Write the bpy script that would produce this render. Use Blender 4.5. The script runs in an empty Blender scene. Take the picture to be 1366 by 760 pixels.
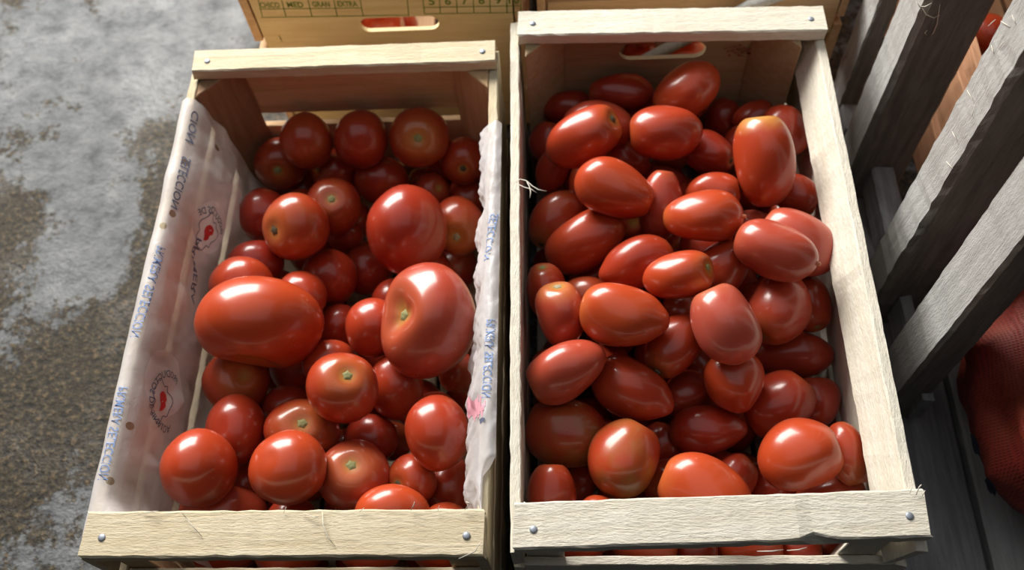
import bpy, bmesh, math, random
import numpy as np
from mathutils import Vector, Matrix, noise

scene = bpy.context.scene
COL = scene.collection

# ------------------------------------------------------------------ camera
FPX = 1236.1
PITCH, ROLL, YAW = math.radians(60.94), math.radians(-7.064), math.radians(6.72)
ZR = 0.27                                  # height of the crate rails above the floor
CAM = np.array([0.0, 0.0, ZR + 0.795])
def cam_axes():
    cp, sp = math.cos(PITCH), math.sin(PITCH)
    fwd = np.array([0, cp, -sp]); up = np.array([0, sp, cp]); rt = np.array([1.0, 0, 0])
    cr, sr = math.cos(ROLL), math.sin(ROLL)
    M = np.stack([cr*rt + sr*up, -sr*rt + cr*up, fwd])
    c, s = math.cos(YAW), math.sin(YAW)
    return M @ np.array([[c, -s, 0], [s, c, 0], [0, 0, 1]]).T
AX = cam_axes()
cam_data = bpy.data.cameras.new('camera')
cam_data.sensor_fit = 'HORIZONTAL'; cam_data.sensor_width = 36.0
cam_data.lens = 36.0*FPX/1366.0
cam_data.clip_start = 0.02
cam_data.dof.use_dof = True
cam_data.dof.focus_distance = 0.85
cam_data.dof.aperture_fstop = 4.5
cam = bpy.data.objects.new('camera', cam_data); COL.objects.link(cam)
mw = Matrix.Identity(4)
for i in range(3):
    mw[i][0] = AX[0][i]; mw[i][1] = AX[1][i]; mw[i][2] = -AX[2][i]; mw[i][3] = CAM[i]
cam.matrix_world = mw
scene.camera = cam

# ------------------------------------------------------------------ world, daylight, exposure
world = bpy.data.worlds.new('world'); scene.world = world
world.use_nodes = True
world.node_tree.nodes['Background'].inputs[0].default_value = (0.80, 0.90, 1.0, 1)
world.node_tree.nodes['Background'].inputs[1].default_value = 0.02

def area(name, loc, target, sx, sy, watts, color):
    d = bpy.data.lights.new(name, 'AREA'); d.shape = 'RECTANGLE'; d.size = sx; d.size_y = sy
    d.energy = watts; d.color = color
    o = bpy.data.objects.new(name, d); COL.objects.link(o)
    o.location = loc
    o.rotation_euler = (Vector(target) - Vector(loc)).to_track_quat('-Z', 'Y').to_euler()
    return o
# daylight falling in through the open shop front behind the crates
area('daylight_opening', (-1.25, 2.6, 1.62), (-0.05, 0.45, 0.2), 2.0, 1.35, 215, (1.0, 0.972, 0.915))
# soft daylight coming down through the translucent market roof
area('translucent_roof', (-0.2, 0.7, 3.0), (-0.2, 0.7, 0.0), 3.4, 3.0, 18, (0.97, 0.985, 1.0))

vs = scene.view_settings
vs.view_transform = 'Standard'; vs.look = 'None'; vs.gamma = 1.0; vs.use_curve_mapping = False
vs.exposure = 0.0

# ------------------------------------------------------------------ pixel helpers (photo frame 1366 x 760)
def ray(u, v):
    return np.array([(u-683)/FPX, -(v-380)/FPX, 1.0]) @ AX
def atz(u, v, z): d = ray(u, v); return CAM + d*((z-CAM[2])/d[2])
def aty(u, v, y): d = ray(u, v); return CAM + d*(y/d[1])
def atx(u, v, x): d = ray(u, v); return CAM + d*(x/d[0])
def pix(P):
    q = (np.asarray(P) - CAM) @ AX.T
    return np.stack([683 + FPX*q[..., 0]/q[..., 2], 380 - FPX*q[..., 1]/q[..., 2]], -1)

# ------------------------------------------------------------------ object helpers
def tag(o, label=None, cat=None, group=None, kind=None):
    if label: o['label'] = label
    if cat: o['category'] = cat
    if group: o['group'] = group
    if kind: o['kind'] = kind
    return o
def empty(name, loc, label, cat, group=None):
    o = bpy.data.objects.new(name, None); COL.objects.link(o)
    o.location = loc; o.empty_display_size = 0.05
    return tag(o, label, cat, group)
def mesh_obj(name, verts, faces, mat, parent=None, smooth=False, loc=None):
    me = bpy.data.meshes.new(name)
    me.from_pydata([tuple(map(float, v)) for v in verts], [], faces); me.update()
    if smooth: me.polygons.foreach_set('use_smooth', [True]*len(me.polygons))
    if mat: me.materials.append(mat)
    o = bpy.data.objects.new(name, me); COL.objects.link(o)
    if parent: o.parent = parent
    if loc is not None: o.location = loc
    return o

# ------------------------------------------------------------------ materials
class NT:
    def __init__(self, name):
        self.m = bpy.data.materials.new(name); self.m.use_nodes = True
        self.t = self.m.node_tree; self.n = self.t.nodes; self.l = self.t.links
        self.b = self.n['Principled BSDF']; self.out = self.n['Material Output']
    def new(self, kind, **kw):
        nd = self.n.new(kind)
        for k, v in kw.items(): setattr(nd, k, v)
        return nd
    def link(self, a, b): self.l.new(a, b)
    def val(self, sock, v):
        if hasattr(v, 'links') or isinstance(v, bpy.types.NodeSocket): self.link(v, sock)
        else: sock.default_value = v
    def math(self, op, a, b=None, c=None, clamp=False):
        nd = self.new('ShaderNodeMath', operation=op, use_clamp=clamp)
        self.val(nd.inputs[0], a)
        if b is not None: self.val(nd.inputs[1], b)
        if c is not None: self.val(nd.inputs[2], c)
        return nd.outputs[0]
    def mix(self, fac, a, b, mode='MIX'):
        nd = self.new('ShaderNodeMix', data_type='RGBA', blend_type=mode)
        self.val(nd.inputs[0], fac)
        for s, v in ((nd.inputs[6], a), (nd.inputs[7], b)):
            if isinstance(v, tuple): s.default_value = (*v[:3], 1)
            else: self.link(v, s)
        return nd.outputs[2]
    def coords(self, scale=(1, 1, 1), kind='Object', loc=(0, 0, 0)):
        tc = self.new('ShaderNodeTexCoord'); mp = self.new('ShaderNodeMapping')
        mp.inputs['Scale'].default_value = scale; mp.inputs['Location'].default_value = loc
        self.link(tc.outputs[kind], mp.inputs[0]); return mp.outputs[0]
    def noise(self, vec, scale, detail=4, rough=0.55, dist=0.0):
        nd = self.new('ShaderNodeTexNoise'); self.link(vec, nd.inputs['Vector'])
        nd.inputs['Scale'].default_value = scale; nd.inputs['Detail'].default_value = detail
        nd.inputs['Roughness'].default_value = rough; nd.inputs['Distortion'].default_value = dist
        return nd.outputs[0]
    def ramp(self, fac, stops):
        nd = self.new('ShaderNodeValToRGB'); self.link(fac, nd.inputs[0])
        cr = nd.color_ramp
        while len(cr.elements) < len(stops): cr.elements.new(0.5)
        for e, (p, c) in zip(cr.elements, stops):
            e.position = p; e.color = (*c, 1) if isinstance(c, tuple) else (c, c, c, 1)
        return nd.outputs[0]
    def bump(self, h, strength, dist=0.001):
        nd = self.new('ShaderNodeBump'); nd.inputs['Strength'].default_value = strength
        nd.inputs['Distance'].default_value = dist; self.link(h, nd.inputs['Height'])
        self.link(nd.outputs[0], self.b.inputs['Normal'])

def wood(name, axis, light, dark, rough=0.75, fuzz=1.0, seed=0.0, stain=None):
    """sawn softwood with its grain along the given local axis"""
    t = NT(name)
    st = [9.0, 9.0, 9.0]; st[axis] = 0.7
    g = t.coords(tuple(st), loc=(seed, seed*1.7, seed*0.6))
    n1 = t.noise(g, 14, 5, 0.6, 0.6)
    c = t.ramp(n1, [(0.30, dark), (0.62, light)])
    p = t.coords(loc=(seed, 0, 0))
    n2 = t.noise(p, 22, 3, 0.6)
    c = t.mix(t.math('MULTIPLY', t.ramp(n2, [(0.45, 0.0), (0.75, 1.0)]), 0.35), c, dark)
    f = t.coords(tuple(260 if i != axis else 60 for i in range(3)))
    n3 = t.noise(f, 2.2, 3, 0.7)
    c = t.mix(t.math('MULTIPLY', t.ramp(n3, [(0.35, 1.0), (0.55, 0.0)]), 0.22*fuzz), c, tuple(d*0.75 for d in dark))
    if stain:
        n4 = t.noise(p, 9, 5, 0.7)
        c = t.mix(t.ramp(n4, [(0.50, 0.0), (0.66, 0.9)]), c, stain)
    t.link(c, t.b.inputs['Base Color'])
    t.b.inputs['Roughness'].default_value = rough
    t.b.inputs['Specular IOR Level'].default_value = 0.25
    h = t.math('ADD', t.math('MULTIPLY', n3, 0.6*fuzz), t.math('MULTIPLY', n1, 0.6))
    t.bump(h, 0.8, 0.0016)
    return t.m

PALE = ((0.68, 0.595, 0.435), (0.57, 0.465, 0.30))
WHITE = ((0.76, 0.715, 0.615), (0.67, 0.61, 0.49))
TAN = ((0.70, 0.485, 0.29), (0.56, 0.36, 0.19))
SHADED_BROWN = ((0.36, 0.215, 0.12), (0.26, 0.145, 0.075))
YEL = ((0.76, 0.62, 0.36), (0.66, 0.51, 0.27))
GREY = ((0.44, 0.435, 0.42), (0.33, 0.325, 0.31))
DGREY = ((0.30, 0.30, 0.305), (0.18, 0.18, 0.185))
M = {}
for ax, nm in enumerate('xyz'):
    M['pale_'+nm] = wood('pale_wood_'+nm, ax, *PALE, seed=0.3)
    M['white_'+nm] = wood('whitish_sawn_wood_'+nm, ax, *WHITE, seed=1.3, fuzz=1.4)
    M['tan_'+nm] = wood('tan_wood_'+nm, ax, *TAN, seed=2.1, fuzz=0.6)
M['brown_z'] = wood('brown_wood_z', 2, *SHADED_BROWN, seed=3.2, fuzz=0.5)  # back left post only: the shade on it is put into the colour
M['ply_x'] = wood('tan_plywood', 0, (0.52, 0.40, 0.25), (0.43, 0.31, 0.175), seed=4.4, fuzz=0.3)
M['yel_x'] = wood('yellow_plywood', 0, *YEL, seed=5.5, fuzz=0.2)
M['grey_z'] = wood('weathered_grey_wood', 2, *GREY, seed=6.1, fuzz=1.2, stain=None)
M['grey_stained_z'] = wood('stained_grey_wood', 2, *GREY, seed=6.9, fuzz=1.2, stain=(0.09, 0.045, 0.028))
M['dgrey_y'] = wood('dark_grey_board', 1, *DGREY, seed=7.7, fuzz=0.8)
M['orange_y'] = wood('orange_wood', 1, (0.62, 0.34, 0.20), (0.48, 0.23, 0.12), seed=8.8, fuzz=0.5)

def simple(name, col, rough=0.5, metal=0.0, spec=0.5):
    t = NT(name); n = t.noise(t.coords(), 60, 3)
    t.link(t.mix(t.math('MULTIPLY', n, 0.5), col, tuple(c*0.7 for c in col)), t.b.inputs['Base Color'])
    t.b.inputs['Roughness'].default_value = rough; t.b.inputs['Metallic'].default_value = metal
    t.b.inputs['Specular IOR Level'].default_value = spec
    return t.m
M['nail'] = simple('zinc_nail', (0.36, 0.39, 0.45), 0.5, 0.6)
M['green_ink'] = simple('green_ink', (0.17, 0.24, 0.035), 0.8)
M['blue_ink'] = simple('blue_ink', (0.20, 0.30, 0.55), 0.6)
M['grey_ink'] = simple('grey_ink', (0.12, 0.14, 0.22), 0.6)
M['red_ink'] = simple('red_ink', (0.62, 0.05, 0.05), 0.6)
M['faded_red_ink'] = simple('faded_red_ink', (0.36, 0.13, 0.085), 0.8)
M['fibre'] = simple('pale_fibre', (0.75, 0.70, 0.60), 0.8)
M['pink'] = simple('pink_film', (0.80, 0.38, 0.46), 0.4)
M['paper'] = simple('pale_sheet', (0.72, 0.66, 0.66), 0.6)
M['scar'] = simple('green_stem_scar', (0.26, 0.25, 0.10), 0.8)
M['dark_scar'] = simple('dark_stem_scar', (0.085, 0.065, 0.03), 0.8)
M['corky_scar'] = simple('grey_corky_scar', (0.34, 0.30, 0.20), 0.9)

def tomato_material():
    t = NT('tomato_skin')
    def objattr(nm):
        a = t.new('ShaderNodeAttribute', attribute_type='OBJECT', attribute_name=nm); return a.outputs['Fac']
    along = t.new('ShaderNodeAttribute', attribute_type='GEOMETRY', attribute_name='along').outputs['Fac']
    p = t.coords()
    n = t.noise(p, 28, 3, 0.5)
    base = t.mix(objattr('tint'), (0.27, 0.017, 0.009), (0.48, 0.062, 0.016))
    base = t.mix(objattr('pink'), base, (0.45, 0.085, 0.058))
    base = t.mix(t.math('MULTIPLY', t.ramp(n, [(0.4, 0.0), (0.7, 1.0)]), 0.30), base, (0.42, 0.050, 0.017))
    # paler ripening shoulder round the stem end
    s = t.math('ADD', along, t.math('MULTIPLY', t.math('SUBTRACT', n, 0.5), 0.22))
    sh = t.math('SUBTRACT', 1.0, t.math('DIVIDE', s, 0.30), clamp=True)
    base = t.mix(t.math('MULTIPLY', sh, objattr('shoulder'), clamp=True), base, (0.60, 0.30, 0.075))
    ring = t.math('SUBTRACT', 1.0, t.math('DIVIDE', along, 0.085), clamp=True)
    base = t.mix(t.math('MULTIPLY', ring, 0.8), base, (0.42, 0.27, 0.06))
    # brown-green unripe flush
    n5 = t.noise(p, 16, 4, 0.6)
    base = t.mix(t.math('MULTIPLY', t.ramp(n5, [(0.42, 0.0), (0.62, 1.0)]), objattr('dull')), base, (0.30, 0.105, 0.025))
    # small tan specks
    v = t.new('ShaderNodeTexVoronoi'); v.inputs['Scale'].default_value = 260; t.link(p, v.inputs['Vector'])
    sp = t.math('MULTIPLY', t.math('LESS_THAN', v.outputs['Distance'], 0.13), t.ramp(t.noise(p, 35, 2), [(0.60, 0.0), (0.66, 1.0)]))
    base = t.mix(t.math('MULTIPLY', sp, 0.6), base, (0.75, 0.45, 0.20))
    t.link(base, t.b.inputs['Base Color'])
    r = t.ramp(t.noise(p, 40, 4, 0.6), [(0.3, 0.27), (0.7, 0.36)])
    t.link(r, t.b.inputs['Roughness'])
    t.b.inputs['Coat Weight'].default_value = 0.55; t.b.inputs['Coat Roughness'].default_value = 0.13; t.b.inputs['Coat IOR'].default_value = 1.4
    t.b.inputs['Specular IOR Level'].default_value = 0.38
    t.bump(t.noise(p, 90, 3, 0.5), 0.06, 0.001)
    return t.m
M['tomato'] = tomato_material()

def floor_material():
    t = NT('worn_wet_concrete')
    p = t.coords()
    def blob(u, v, rx, ry, amp):
        c = atz(u, v, 0.0)
        sx = t.new('ShaderNodeSeparateXYZ'); t.link(p, sx.inputs[0])
        dx = t.math('DIVIDE', t.math('SUBTRACT', sx.outputs[0], float(c[0])), rx)
        dy = t.math('DIVIDE', t.math('SUBTRACT', sx.outputs[1], float(c[1])), ry)
        d = t.math('ADD', t.math('MULTIPLY', dx, dx), t.math('MULTIPLY', dy, dy))
        return t.math('MULTIPLY', t.math('EXPONENT', t.math('MULTIPLY', d, -1.0)), amp)
    m = t.math('ADD', t.math('MULTIPLY', t.noise(p, 7.5, 8, 0.68, 0.4), 1.3), t.math('ADD', t.math('MULTIPLY', t.noise(p, 32, 8, 0.7), 1.3), t.math('MULTIPLY', t.noise(p, 100, 5, 0.7), 0.9)))
    for b in ((110, 330, .075, .12, .62), (150, 60, .22, .20, .42), (290, 40, .12, .12, .35), (60, 220, .10, .07, .32),
              (85, 700, .05, .10, .30), (10, 470, .03, .06, .35), (235, 310, .05, .20, -.42), (150, 490, .16, .09, -.42),
              (15, 300, .06, .10, -.34), (215, 180, .06, .035, -.30), (60, 560, .12, .10, -.30), (40, 185, .10, .022, -.22)):
        m = t.math('ADD', m, blob(*b))
    mask = t.ramp(m, [(0.0, 0.0), (1.0, 1.0)])
    nd = t.new('ShaderNodeMapRange'); t.link(m, nd.inputs[0])
    nd.inputs[1].default_value = 1.80; nd.inputs[2].default_value = 1.96
    mask = nd.outputs[0]
    grit = t.noise(p, 130, 4, 0.7)
    brown = t.ramp(grit, [(0.36, (0.012, 0.011, 0.010)), (0.54, (0.048, 0.038, 0.025)), (0.70, (0.15, 0.105, 0.055))])
    pale = t.ramp(t.noise(p, 30, 6, 0.7), [(0.30, (0.058, 0.061, 0.066)), (0.50, (0.13, 0.136, 0.143)), (0.72, (0.19, 0.194, 0.195))])
    t.link(t.mix(mask, brown, pale), t.b.inputs['Base Color'])
    puddle = t.math('MULTIPLY', t.math('ADD', blob(225, 95, .075, .085, 1.0), t.math('ADD', blob(215, 5, .05, .06, .9), blob(255, 200, .03, .07, .6))),
                    t.ramp(t.noise(p, 26, 5, 0.65), [(0.40, 0.0), (0.56, 1.0)]), clamp=True)
    wet = t.noise(p, 9, 5, 0.6)
    t.link(t.math('SUBTRACT', t.ramp(wet, [(0.34, 0.36), (0.50, 0.75)]), t.math('MULTIPLY', puddle, 0.5), clamp=True), t.b.inputs['Roughness'])
    t.b.inputs['Specular IOR Level'].default_value = 0.3
    t.bump(t.math('ADD', t.math('MULTIPLY', grit, 0.7), t.math('MULTIPLY', t.noise(p, 30, 5, 0.7), 1.2)), 0.9, 0.004)
    return t.m
M['floor'] = floor_material()

def plastic_material(name, alpha, tint=(0.86, 0.83, 0.84), holes=()):
    t = NT(name)
    t.b.inputs['Base Color'].default_value = (*tint, 1)
    t.b.inputs['Roughness'].default_value = 0.32
    p = t.coords()
    t.bump(t.noise(p, 120, 4, 0.6, 0.8), 0.35, 0.002)
    tr = t.new('ShaderNodeBsdfTranslucent'); tr.inputs[0].default_value = (*tint, 1)
    mx = t.new('ShaderNodeMixShader'); mx.inputs[0].default_value = 0.5
    t.link(t.b.outputs[0], mx.inputs[1]); t.link(tr.outputs[0], mx.inputs[2])
    tp = t.new('ShaderNodeBsdfTransparent'); tp.inputs[0].default_value = (0.97, 0.96, 0.97, 1)
    m2 = t.new('ShaderNodeMixShader')
    a = t.math('ADD', t.math('MULTIPLY', t.ramp(t.noise(p, 16, 3, 0.5), [(0.42, 0.0), (0.6, 1.0)]), 0.22), alpha)
    if holes:
        uv = t.new('ShaderNodeUVMap'); sx = t.new('ShaderNodeSeparateXYZ'); t.link(uv.outputs[0], sx.inputs[0])
        for (hu, hv, hr, amp) in holes:       # perforations (amp<0) and opaque printed discs (amp>0)
            dx = t.math('SUBTRACT', sx.outputs[0], float(hu)); dy = t.math('SUBTRACT', sx.outputs[1], float(hv))
            d = t.math('SQRT', t.math('ADD', t.math('MULTIPLY', dx, dx), t.math('MULTIPLY', dy, dy)))
            a = t.math('ADD', a, t.math('MULTIPLY', t.math('LESS_THAN', d, hr), amp), clamp=True)
    t.link(a, m2.inputs[0]); t.link(tp.outputs[0], m2.inputs[1]); t.link(mx.outputs[0], m2.inputs[2])
    t.link(m2.outputs[0], t.out.inputs['Surface'])
    return t.m

# ------------------------------------------------------------------ mesh builders
rng = random.Random(7)
def board(name, lo, hi, mat, parent=None, jit=0.0006, shear=(0, 0, 0), seed=0, notch=None, bow=0.0):
    """sawn board: eight-sided section swept along its longest side with slightly uneven arrises"""
    lo = np.array(lo, float); hi = np.array(hi, float); d = hi-lo
    ax = int(np.argmax(d)); o1, o2 = [i for i in range(3) if i != ax]
    n = max(6, int(d[ax]/0.012)); c = min(d[o1], d[o2])*0.10
    w, h = d[o1], d[o2]
    sec = [(c, 0), (w-c, 0), (w, c), (w, h-c), (w-c, h), (c, h), (0, h-c), (0, c)]
    r = random.Random(seed*31+hash((round(lo[0], 3), round(lo[1], 3), round(lo[2], 3))) % 9973)
    vs = []
    for i in range(n+1):
        f = i/n
        wob = (r.uniform(-1, 1)*jit, r.uniform(-1, 1)*jit)
        for (a, b) in sec:
            v = np.zeros(3); v[ax] = lo[ax]+f*d[ax]
            v[o1] = lo[o1]+a+r.uniform(-jit, jit)*0.5+wob[0]*0.5; v[o2] = lo[o2]+b+r.uniform(-jit, jit)*0.5
            if i in (0, n): v[ax] += r.uniform(-jit, jit)*2
            v += np.array(shear)*f
            v[2] += bow*4*f*(1-f)
            if notch:
                k = math.exp(-((v[ax]-notch[0])/notch[1])**2)
                if b > h*0.5 and a < w*0.5: v[o1] += k*notch[2]; v[o2] -= k*notch[2]*0.25
            vs.append(v)
    fs = []
    for i in range(n):
        for k in range(8):
            a, b = i*8+k, i*8+(k+1) % 8
            fs.append((a, b, b+8, a+8))
    fs.append(tuple(range(7, -1, -1))); fs.append(tuple(n*8+k for k in range(8)))
    o = mesh_obj(name, vs, fs, mat, parent)
    bm = bmesh.new(); bm.from_mesh(o.data); bmesh.ops.recalc_face_normals(bm, faces=bm.faces); bm.to_mesh(o.data); bm.free()
    return o

def prism_z(name, tri, z0, z1, mat, parent):
    n = len(tri)
    vs = [(x, y, z0) for x, y in tri]+[(x, y, z1) for x, y in tri]
    fs = [tuple(range(n-1, -1, -1)), tuple(range(n, 2*n))]+[(i, (i+1) % n, n+(i+1) % n, n+i) for i in range(n)]
    o = mesh_obj(name, vs, fs, mat, parent)
    bm = bmesh.new(); bm.from_mesh(o.data); bmesh.ops.recalc_face_normals(bm, faces=bm.faces)
    bmesh.ops.bevel(bm, geom=list(bm.edges), offset=0.0012, segments=1, affect='EDGES')
    bm.to_mesh(o.data); bm.free()
    return o

def nail(x, y, z, parent, r=0.0035):
    vs = [(x, y, z+0.0013)]; k = 10
    for rr, zz in ((r*0.7, 0.0011), (r, 0.0005), (r, -0.0005)):
        vs += [(x+rr*math.cos(2*math.pi*i/k), y+rr*math.sin(2*math.pi*i/k), z+zz) for i in range(k)]
    fs = [(0, 1+i, 1+(i+1) % k) for i in range(k)]
    for q in range(2):
        fs += [(1+q*k+i, 1+(q+1)*k+i, 1+(q+1)*k+(i+1) % k, 1+q*k+(i+1) % k) for i in range(k)]
    return mesh_obj('nail', vs, fs, M['nail'], parent, True)

def tube(name, pts, r, mat, parent=None, k=5):
    pts = [Vector(p) for p in pts]; vs = []; fs = []
    for i, p in enumerate(pts):
        d = (pts[min(i+1, len(pts)-1)]-pts[max(i-1, 0)]).normalized()
        a = d.orthogonal().normalized(); b = d.cross(a)
        rr = r*(1.0 if 0 < i < len(pts)-1 else 0.5)
        for j in range(k):
            t = 2*math.pi*j/k; vs.append(p+a*math.cos(t)*rr+b*math.sin(t)*rr)
    for i in range(len(pts)-1):
        for j in range(k):
            fs.append((i*k+j, i*k+(j+1) % k, (i+1)*k+(j+1) % k, (i+1)*k+j))
    fs.append(tuple(range(k-1, -1, -1))); fs.append(tuple((len(pts)-1)*k+j for j in range(k)))
    return mesh_obj(name, vs, fs, mat, parent, True)

def plate_with_hole(name, x0, x1, z0, z1, y, th, hole, mat, parent):
    """plywood end panel (in the XZ plane) with a rounded hand hole"""
    hx0, hx1, hz0, hz1 = hole; r = (hz1-hz0)/2; zc = (hz0+hz1)/2
    hp = [(hx1-r+r*math.cos(a), zc+r*math.sin(a)) for a in np.linspace(-math.pi/2, math.pi/2, 9)]
    hp += [(hx0+r+r*math.cos(a), zc+r*math.sin(a)) for a in np.linspace(math.pi/2, 1.5*math.pi, 9)]
    op = [(x0, z0), (x1, z0), (x1, z1), (x0, z1)]
    bm = bmesh.new()
    def loop(ps, yy):
        v = [bm.verts.new((p[0], yy, p[1])) for p in ps]
        return v, [bm.edges.new((v[i], v[(i+1) % len(v)])) for i in range(len(v))]
    rings = []
    for yy in (y, y+th):
        ov, oe = loop(op, yy); hv, he = loop(hp, yy)
        bmesh.ops.triangle_fill(bm, edges=oe+he, use_beauty=True)
        rings.append((ov, hv))
    for q in (0, 1):
        a, b = rings[0][q], rings[1][q]
        for i in range(len(a)):
            bm.faces.new((a[i], a[(i+1) % len(a)], b[(i+1) % len(a)], b[i]))
    bmesh.ops.recalc_face_normals(bm, faces=bm.faces)
    me = bpy.data.meshes.new(name); bm.to_mesh(me); bm.free(); me.materials.append(mat)
    o = bpy.data.objects.new(name, me); COL.objects.link(o); o.parent = parent
    return o

def text_geo(s, size=1.0, bold=0.0):
    cu = bpy.data.curves.new('tmp', 'FONT'); cu.body = s; cu.size = size; cu.align_x = 'CENTER'; cu.align_y = 'CENTER'
    cu.offset = bold; cu.resolution_u = 3
    ob = bpy.data.objects.new('tmp', cu); COL.objects.link(ob)
    dg = bpy.context.evaluated_depsgraph_get()
    me = ob.evaluated_get(dg).to_mesh()
    vs = np.array([v.co[:] for v in me.vertices]); fs = [tuple(p.vertices) for p in me.polygons]
    ob.evaluated_get(dg).to_mesh_clear()
    bpy.data.objects.remove(ob); bpy.data.curves.remove(cu)
    return vs, fs

# ------------------------------------------------------------------ the ground
fl = []
fx = np.linspace(-2.6, 2.6, 2); fy = np.linspace(-1.6, 3.6, 2)
floor = mesh_obj('floor', [(-2.6, -1.6, 0), (2.6, -1.6, 0), (2.6, 3.6, 0), (-2.6, 3.6, 0)], [(0, 1, 2, 3)], M['floor'])
tag(floor, 'worn grey and brown wet concrete floor under the crates', 'floor', kind='structure')

# ------------------------------------------------------------------ crates
def build_crate(name, label, x0, x1, y0, y1, zr, wf, wb, rail_m, slat_m, front, back, th=0.016, slat_t=0.010,
                left_shear=0.0, post_mats=None, group=None, notch=None, rail_shear=(0, 0), side_top=0.195, nail_r=0.0035, front_post=0.036, lean=0.0):
    root = empty(name, ((x0+x1)/2, (y0+y1)/2, 0), label, 'crate', group)
    O = np.array([(x0+x1)/2, (y0+y1)/2, 0])
    L = lambda x, y, z: np.array([x, y, z])-O
    zb = zr-th
    # two rails laid flat on the corner posts
    rf = board('rail', L(x0, y0, zb), L(x1, y0+wf, zr), M[rail_m+'_x'], root, 0.0009, shear=(0, rail_shear[0], 0), seed=3, notch=notch)
    rb = board('rail', L(x0, y1-wb, zb), L(x1, y1, zr), M[rail_m+'_x'], root, 0.0008, shear=(0, rail_shear[1], 0), seed=5)
    for rr, ya, sh in ((rf, y0+wf*0.42, rail_shear[0]), (rb, y1-wb*0.55, rail_shear[1])):
        nail(*L(x0+0.017, ya, zr), rr, nail_r); nail(*L(x1-0.015, ya+sh, zr), rr, nail_r)
    # side slats outside the posts
    for (za, zc, j) in ((0.012, 0.088, 1), (0.105, side_top-0.014, 2), (side_top, zb-0.001, 3)):
        board('side_slat', L(x0-slat_t+0.003+left_shear, y0+0.002, za), L(x0+0.003+left_shear, y1-0.002, zc), M[slat_m+'_y'], root, 0.0007, shear=(-2*left_shear, 0, 0), seed=j)
        sl = board('side_slat', L(x1-slat_t+0.002, y0+0.002, za), L(x1+0.002, y1-0.002, zc), M[slat_m+'_y'], root, 0.0007, seed=j+9)
        if lean and j == 3:        # this slat leans outwards at the top
            for v in sl.data.vertices: v.co.x -= (zc-v.co.z)*lean
    # triangular corner posts
    xi0, xi1, yi0, yi1 = x0+0.004+abs(left_shear)*1.2, x1-slat_t+0.001-lean*0.045, y0+0.011, y1-0.011
    q0 = 0.046
    pm = post_mats or [M[slat_m+'_z']]*4
    for (px, py, sx, sy), m in zip(((xi0, yi0, 1, 1), (xi1, yi0, -1, 1), (xi1, yi1, -1, -1), (xi0, yi1, 1, -1)), pm):
        q = q0 if sy < 0 else front_post
        a, b, c = L(px, py, 0), L(px+sx*q, py, 0), L(px, py+sy*q, 0)
        prism_z('corner_post', [a[:2], b[:2], c[:2]], 0.004, zb-0.0005, m, root)
    # ends
    for spec, ya in ((front, y0+0.002), (back, y1-0.010)):
        if spec[0] == 'panel':
            hole = spec[1]
            plate_with_hole('end_panel', *(L(x0+0.006, 0, 0)[0], L(x1-0.010, 0, 0)[0]), 0.012, spec[2], L(0, ya, 0)[1], 0.006,
                            (hole[0]-O[0], hole[1]-O[0], hole[2], hole[3]), M[spec[3]], root)
        else:
            for za, zc in spec[1]:
                board('end_slat', L(x0+0.006, ya, za), L(x1-0.010, ya+0.008, zc), M[spec[2]], root, 0.0006, seed=int(za*1000))
    # bottom boards
    nb = 5; w = (x1-x0-0.03)/nb
    for i in range(nb):
        xa = x0+0.012+i*w
        board('bottom_board', L(xa, y0+0.012, 0.001), L(xa+w-0.006, y1-0.012, 0.0105), M[slat_m+'_y'], root, 0.0004, seed=20+i)
    return root

LX0, LX1, LY0, LY1 = -0.4265, -0.0735, 0.1775, 0.762
RX0, RX1, RY0, RY1 = -0.048, 0.3005, 0.1825, 0.806
left_crate = build_crate('wooden_crate', 'slatted pale wooden crate lined with white printed plastic, holding round tomatoes',
    LX0, LX1, LY0, LY1, ZR, 0.0405, 0.0325, 'pale', 'pale',
    ('slats', [(0.012, 0.09), (0.11, 0.180)], 'pale_x'), ('slats', [(0.012, 0.045), (0.062, 0.140), (0.164, 0.250)], 'tan_x'),
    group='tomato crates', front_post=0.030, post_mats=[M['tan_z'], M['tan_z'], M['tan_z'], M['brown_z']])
right_crate = build_crate('wooden_crate', 'whitish wooden crate with a hand hole in its back panel, heaped with plum tomatoes',
    RX0, RX1, RY0, RY1, ZR, 0.0405, 0.039, 'white', 'white',
    ('slats', [(0.012, 0.10), (0.12, 0.200)], 'white_x'), ('panel', (0.072, 0.177, 0.191, 0.219), 0.253, 'ply_x'),
    group='tomato crates', left_shear=0.003, rail_shear=(0.0095, -0.009), side_top=0.208, lean=0.36, notch=(0.08, 0.011, 0.006),
    post_mats=[M['white_z'], M['white_z'], M['ply_x'], M['ply_x']])

# faded red stamp on the back panel of the plum tomato crate
def stamp():
    O = np.array(right_crate.location)
    c = aty(985, 68, 0.793)-O
    bm = bmesh.new(); r2 = random.Random(4)
    for i in range(46):
        a, r = r2.uniform(0, 6.28), math.sqrt(r2.random())
        x, z = c[0]+math.cos(a)*r*0.020, c[2]+math.sin(a)*r*0.011
        s, h = r2.uniform(.0008, .0022), r2.uniform(.0005, .0012)
        bm.faces.new([bm.verts.new((x+p*s, c[1]-0.0004, z+q*h)) for p, q in ((-1, -1), (1, -1), (1, 1), (-1, 1))])
    me = bpy.data.meshes.new('faded_stamp'); bm.to_mesh(me); bm.free(); me.materials.append(M['faded_red_ink'])
    o = bpy.data.objects.new('faded_stamp', me); COL.objects.link(o); o.parent = right_crate
stamp()

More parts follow.
